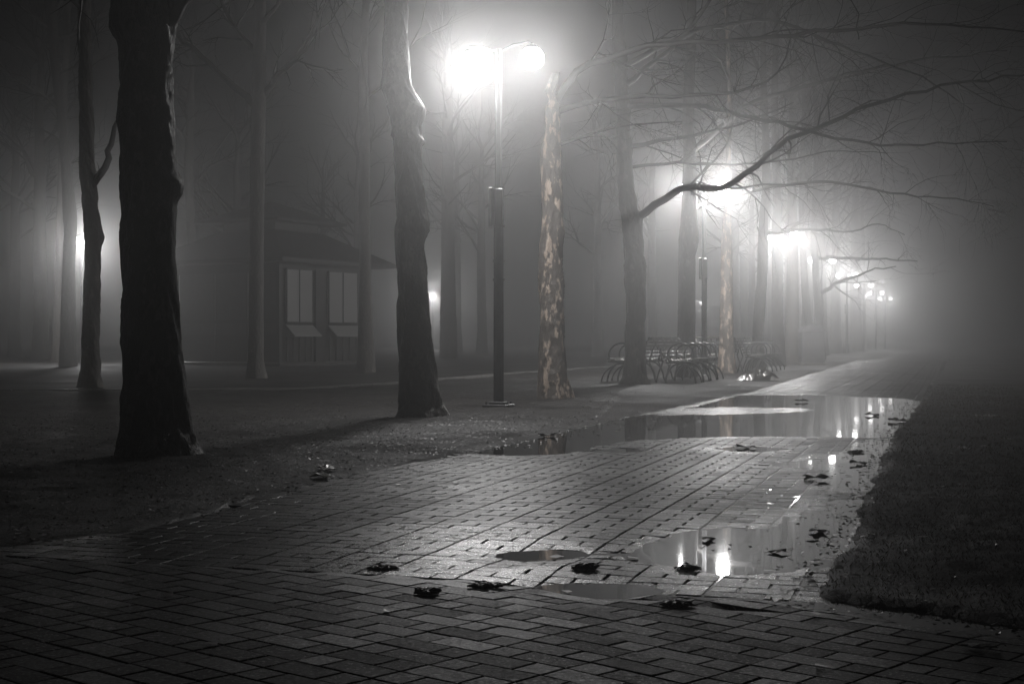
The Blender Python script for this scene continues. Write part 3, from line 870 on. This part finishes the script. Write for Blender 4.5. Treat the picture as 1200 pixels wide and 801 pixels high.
# ------------------------------------------------------------------ benches
def make_bench():
    """length along y, sitter faces +x"""
    root = empty('park_bench', (0, 0, 0)); L = 2.9
    m = MB()
    for i in range(8):
        t = i / 7; x = .02 + .54 * t; zz = .43 + .035 * (2 * t - 1) ** 2 + .02 * t
        m.box((x, 0, zz), (.062, L, .026), 0, .005)
    m.build('seat', M['slat'], root)
    m = MB()
    for i in range(6):
        t = i / 5; x = -.03 - .17 * t - .05 * t * t; zz = .53 + .35 * t
        m.box((x, 0, zz), (.028, L, .060), 0, .005)
    m.build('backrest', M['slat'], root)
    for y in (-L / 2 + .03, -L / 6, L / 6, L / 2 - .03):
        m = MB()
        cx, cz, r_ = .30, .56, .235
        m.tube([(cx + r_ * math.cos(a) * 1.12, y, cz + r_ * math.sin(a)) for a in np.linspace(-.6, math.pi + .75, 22)], .019, 6)
        m.build('arm_hoop', M['iron'], root, smooth=True)
        m = MB()
        m.tube([(.30 + .30 * math.cos(a), y, .40 * math.sin(a)) for a in np.linspace(0, math.pi, 16)], .021, 6)
        m.tube([(.20 + .52 * math.cos(a), y, .0 + .40 * math.sin(a)) for a in np.linspace(0.05, 1.0, 8)], .017, 6)
        m.tube([(-.06, y, .42), (-.12, y, .62), (-.27, y, .92)], .019, 6)
        m.tube([(.0, y, .405), (.58, y, .43)], .018, 6)
        m.tube([(-.06, y, .42), (-.14, y, .22), (-.20, y, .0)], .019, 6)
        m.build('leg', M['iron'], root, smooth=True)
    return root


bench = make_bench()
bl = ['hoop-armed slatted bench facing the path, nearest on the right of its back-to-back pair', 'hoop-armed slatted bench facing away from the path, behind the trunk with the crooked limb',
      'farther hoop-armed bench facing the path, its end by the crumpled tarp', 'farther hoop-armed bench facing away from the path behind the orange-mottled trunk']
for i, (px, dd, side) in enumerate(((783, 30.3, 1), (775, 30.1, -1), (872, 39.5, 1), (862, 39.3, -1))):
    o = bench if i == 0 else copy_tree(bench)
    p = W(px, 400, dd); q = Vector((p.x + N_[0] * .22 * side, p.y + N_[1] * .22 * side, .02))
    o.location = q; o.rotation_euler = (0, 0, -TH if side > 0 else math.pi - TH)
    tag(o, bl[i], 'bench', 'hoop-armed benches beside the path')

# low railing by the far benches
p = W(833, 420, 38)
root = empty('railing', (p.x, 38, .02)); tag(root, 'low barred railing with a wet bright top rail between the bench groups', 'railing')
m = MB(); m.tube([(-.40, 0, .92), (.42, .05, .91)], .028, 8); m.build('top_rail', M['slat'], root)
m = MB(); m.tube([(-.40, 0, .42), (.42, .05, .42)], .018, 8); m.build('bottom_rail', M['iron'], root)
for u in (-.40, .42):
    m = MB(); m.tube([(u, .02, 0), (u, .02, .92)], .024, 8); m.build('post', M['iron'], root)
for u in np.linspace(-.28, .3, 5):
    m = MB(); m.tube([(u, .02, .42), (u, .02, .91)], .009, 6); m.build('bar', M['iron'], root)
m = MB(); m.tube([(-.42, -.02, .74), (-.43, -.03, .82), (-.41, -.02, .9)], [.05, .07, .03], 8); o = m.build('cloth', M['wrap'], None, smooth=True)
o.location = (p.x, 38, .02); tag(o, 'small pale wrapped bundle on the end post of the low railing', 'bundle'); o.name = 'bundle'

# dome-topped cabinet
p = W(951, 427, 51)
root = empty('cabinet', (p.x, p.y, 0)); tag(root, 'dark dome-topped street cabinet among the trunks beyond the benches', 'cabinet')
m = MB(); m.box((0, 0, .58), (.80, .60, 1.16), 0, .03); m.build('body', M['cabinet'], root)
m = MB(); m.box((0, -.305, .60), (.68, .02, .92), 0, .006); dr = m.build('door', M['cabinet'], root)
m = MB(); m.box((.26, -.33, .62), (.03, .03, .14), 0, .005); m.build('handle', M['housing'], dr)
m = MB(); N = 14
for yy in (-.32, .32):
    for k_ in range(N + 1):
        a = math.pi * k_ / N; m.v.append((.43 * math.cos(a), yy, 1.155 + .24 * math.sin(a)))
for k_ in range(N): m.f.append((k_, k_ + 1, N + 2 + k_, N + 1 + k_))
m.f += [tuple(range(N, -1, -1)), tuple(range(N + 1, 2 * N + 2)), (0, N + 1, 2 * N + 1, N)]
m.build('lid', M['cabinet'], root)
m = MB(); m.box((0, 0, .03), (.9, .7, .1), 0, .01); m.build('footing', M['kerb'], root)

# crumpled tarp by the path
gxn, gyn = 34, 22
p = W(888, 447, 30.6)
v = []; f = []
for j_ in range(gyn + 1):
    for i in range(gxn + 1):
        x = (i / gxn - .5) * .95; y = (j_ / gyn - .5) * .7
        e = max(0, 1 - (abs(x) / .48) ** 2.2) * max(0, 1 - (abs(y) / .36) ** 2.2)
        rg = 1 - abs(float(vnoise(x * 7 + 3, y * 7, 50))); r2 = 1 - abs(float(vnoise(x * 17, y * 17, 51)))
        v.append((x + .02 * float(vnoise(y * 9, x * 9, 52)), y, .012 + e * (.05 + .17 * rg * (.5 + .6 * (x > -.1)) + .06 * r2)))
for j_ in range(gyn):
    for i in range(gxn):
        a = j_ * (gxn + 1) + i; f.append((a, a + 1, a + gxn + 2, a + gxn + 1))
m = MB(); m.v = v; m.f = f; o = m.build('tarp', M['tarp'], None, loc=(p.x, p.y, .015)); tag(o, 'crumpled wet tarp heaped on the ground between the far benches and the path', 'tarp')
o.rotation_euler = (0, 0, -.2)

# stone edging of the back path
pts = [G(-80, 461), G(200, 460), G(350, 459), G(470, 451), G(580, 441), G(700, 432), G(800, 428)]
m = MB()
for (a, b) in zip(pts[:-1], pts[1:]):
    a = Vector((*a, 0)); b = Vector((*b, 0)); n = max(1, int((b - a).length / 1.2)); dr = (b - a)
    for k_ in range(n):
        c = a.lerp(b, (k_ + .5) / n); m.box((c.x, c.y, .012), (dr.length / n - .02, .10, .12), math.atan2(dr.y, dr.x), .012)
tag(m.build('kerb', M['kerb']), kind='structure')

# ------------------------------------------------------------------ fallen leaves and clumps
def leaf_mesh(seed, size, stem=True):
    rr = random.Random(seed); m = MB(); n = 15; ring = []
    for k_ in range(n):
        a = 2 * math.pi * k_ / n
        r_ = size * (.98 if k_ % 3 == 0 else (.72 if k_ % 3 == 1 else .78)) * rr.uniform(.8, 1.15)
        ring.append((r_ * math.cos(a), r_ * .75 * math.sin(a), abs(math.cos(a * 1.5 + seed)) * size * .32 * rr.uniform(.4, 1)))
    m.v = [(0, 0, .012)] + ring + [(0, 0, .008)] + [(x, y, z_ - .004) for x, y, z_ in ring]
    for k_ in range(n):
        k2 = (k_ + 1) % n
        m.f += [(0, 1 + k_, 1 + k2), (n + 1, n + 2 + k2, n + 2 + k_), (1 + k_, n + 2 + k_, n + 2 + k2, 1 + k2)]
    if stem: m.tube([(-size * .9, 0, .01), (-size * 1.25, .01, .016), (-size * 1.45, .02, .012)], [.002, .0018, .0014], 4)
    return m


def surf(x, y):
    xa, ya = np.array([x]), np.array([y])
    s = poly_sd(xa, ya, PAVED)[0]
    return max(0.0, float(pud_h(xa, ya)[0])) if s < 0 else max(0.0, float(ground_z(xa, ya)[0]))


leaves = [(958, 624, .062, 'litter_dark', 'curled dark leaf floating alone in the nearest large puddle'),
          (872, 525, .10, 'litter_dark', 'dark curled leaf on the bricks before the long far puddle'),
          (940, 471, .13, 'litter_dark', 'dark leaf on the far side of the long puddle, near its middle'),
          (1022, 487, .12, 'litter_dark', 'dark leaf floating in the right end of the long puddle'),
          (1050, 494, .14, 'litter_dark', 'upright dark leaf by the grass at the right tip of the long puddle'),
          (1005, 544, .09, 'litter_dark', 'dark leaf beside the small middle puddle at the lawn'),
          (955, 562, .10, 'litter_dark', 'flat sodden leaf on bricks left of the middle puddle'),
          (912, 648, .045, 'litter_dark', 'small dark leaf scrap in the middle of the nearest large puddle'),
          (830, 633, .05, 'litter', 'brown leaf standing in the left half of the nearest large puddle'),
          (383, 558, .10, 'pale', 'pale wet leaf shining on the bare earth at the path edge'),
          (376, 566, .09, 'pale', 'flat pale leaf half on the pavers below the other pale leaf'),
          (940, 427, .30, 'litter_dark', 'dark flattened leaf patch on the far path past the puddle'),
          (1150, 766, .05, 'litter_dark', 'dark leaf in the dim puddle at the lower right'),
          (642, 511, .10, 'litter_dark', 'dark leaf at the left bank of the long puddle')]
for i, (px, py, sz, mt, lb) in enumerate(leaves):
    x, y = G(px, py); o = leaf_mesh(i + 3, sz).build('fallen_leaf', M[mt]); o.location = (x, y, surf(x, y) + .003 + sz * .04)
    o.rotation_euler = (rnd.uniform(-.1, .1), rnd.uniform(-.1, .1), rnd.uniform(0, 6.28)); tag(o, lb, 'leaf', 'fallen leaves')

clumps = [(686, 671, .085, .05, 'black leaf clump on the bricks between the two small puddles'),
          (500, 706, .06, .025, 'dark leaf clump on the pavers left of the small puddle'),
          (570, 697, .12, .02, 'long flat brown leaf clump touching the left of the small puddle'),
          (806, 668, .075, .025, 'dark leaf clump at the near bank of the nearest large puddle'),
          (795, 716, .08, .018, 'flat leaf clump below the nearest large puddle'),
          (1003, 530, .12, .03, 'leaf clump among the bricks beside the lawn and middle puddle'),
          (450, 672, .10, .012, 'thin flat leaf smear on the brightly lit pavers at left')]
for i, (px, py, sz, hh, lb) in enumerate(clumps):
    sz *= .46; hh *= .3
    x, y = G(px, py); m = MB()
    rr = random.Random(90 + i)
    for k_ in range(40):
        a = rr.uniform(0, 6.28); r_ = sz * .8 * rr.random() ** .7
        cx, cy = r_ * math.cos(a) * 1.25, r_ * .7 * math.sin(a); zz = hh * (1 - r_ / sz) * rr.uniform(.4, 1.2)
        L = leaf_mesh(200 + i * 50 + k_, rr.uniform(.016, .034), False); b = rr.uniform(0, 6.28); tl = rr.uniform(-.4, .4)
        n = len(m.v)
        for (vx, vy, vz) in L.v:
            vz2 = vz + vx * tl; m.v.append((cx + vx * math.cos(b) - vy * math.sin(b), cy + vx * math.sin(b) + vy * math.cos(b), max(.0, zz + vz2)))
        m.f += [tuple(n + q for q in fc) for fc in L.f]
    o = m.build('leaf_clump', M['litter']); o.location = (x, y, surf(x, y) + .002); tag(o, lb, 'leaf clump', 'sodden leaf clumps')

# ------------------------------------------------------------------ fog
k = NT('fog'); k.n.remove(k.p)
pv = k.n.new('ShaderNodeVolumePrincipled'); pv.inputs['Density'].default_value = .017
pv.inputs['Color'].default_value = (.966, .966, .966, 1); pv.inputs['Anisotropy'].default_value = .905
k.link(pv.outputs[0], k.n['Material Output'].inputs['Volume'])
m = MB(); m.box((20, 145, 9), (440, 330, 20.2))
tag(m.build('haze', k.m), kind='stuff')

# ------------------------------------------------------------------ world, camera, render
w = bpy.data.worlds.new('World'); SC.world = w; w.use_nodes = True
bg = w.node_tree.nodes['Background']; bg.inputs[0].default_value = (.9, .95, 1, 1); bg.inputs[1].default_value = .0008

cam = bpy.data.cameras.new('camera'); co_ = bpy.data.objects.new('camera', cam); COL.objects.link(co_)
cam.sensor_width = 36; cam.lens = 36 * F / 1200; cam.clip_end = 2000; cam.clip_start = .05
co_.location = (0, 0, CH); co_.rotation_euler = (R(90) - math.atan((400.5 - HZ) / F), 0, 0)
SC.camera = co_

SC.view_settings.view_transform = 'Standard'; SC.view_settings.look = 'None'; SC.view_settings.gamma = 1
SC.view_settings.exposure = -.3; SC.view_settings.use_curve_mapping = False
cy = SC.cycles
cy.use_denoising = True
try: cy.denoiser = 'OPENIMAGEDENOISE'
except Exception: pass
cy.max_bounces = 8; cy.diffuse_bounces = 2; cy.glossy_bounces = 3; cy.transmission_bounces = 2; cy.volume_bounces = 0
cy.sample_clamp_indirect = 4; cy.sample_clamp_direct = 0
cy.caustics_reflective = False; cy.caustics_refractive = False
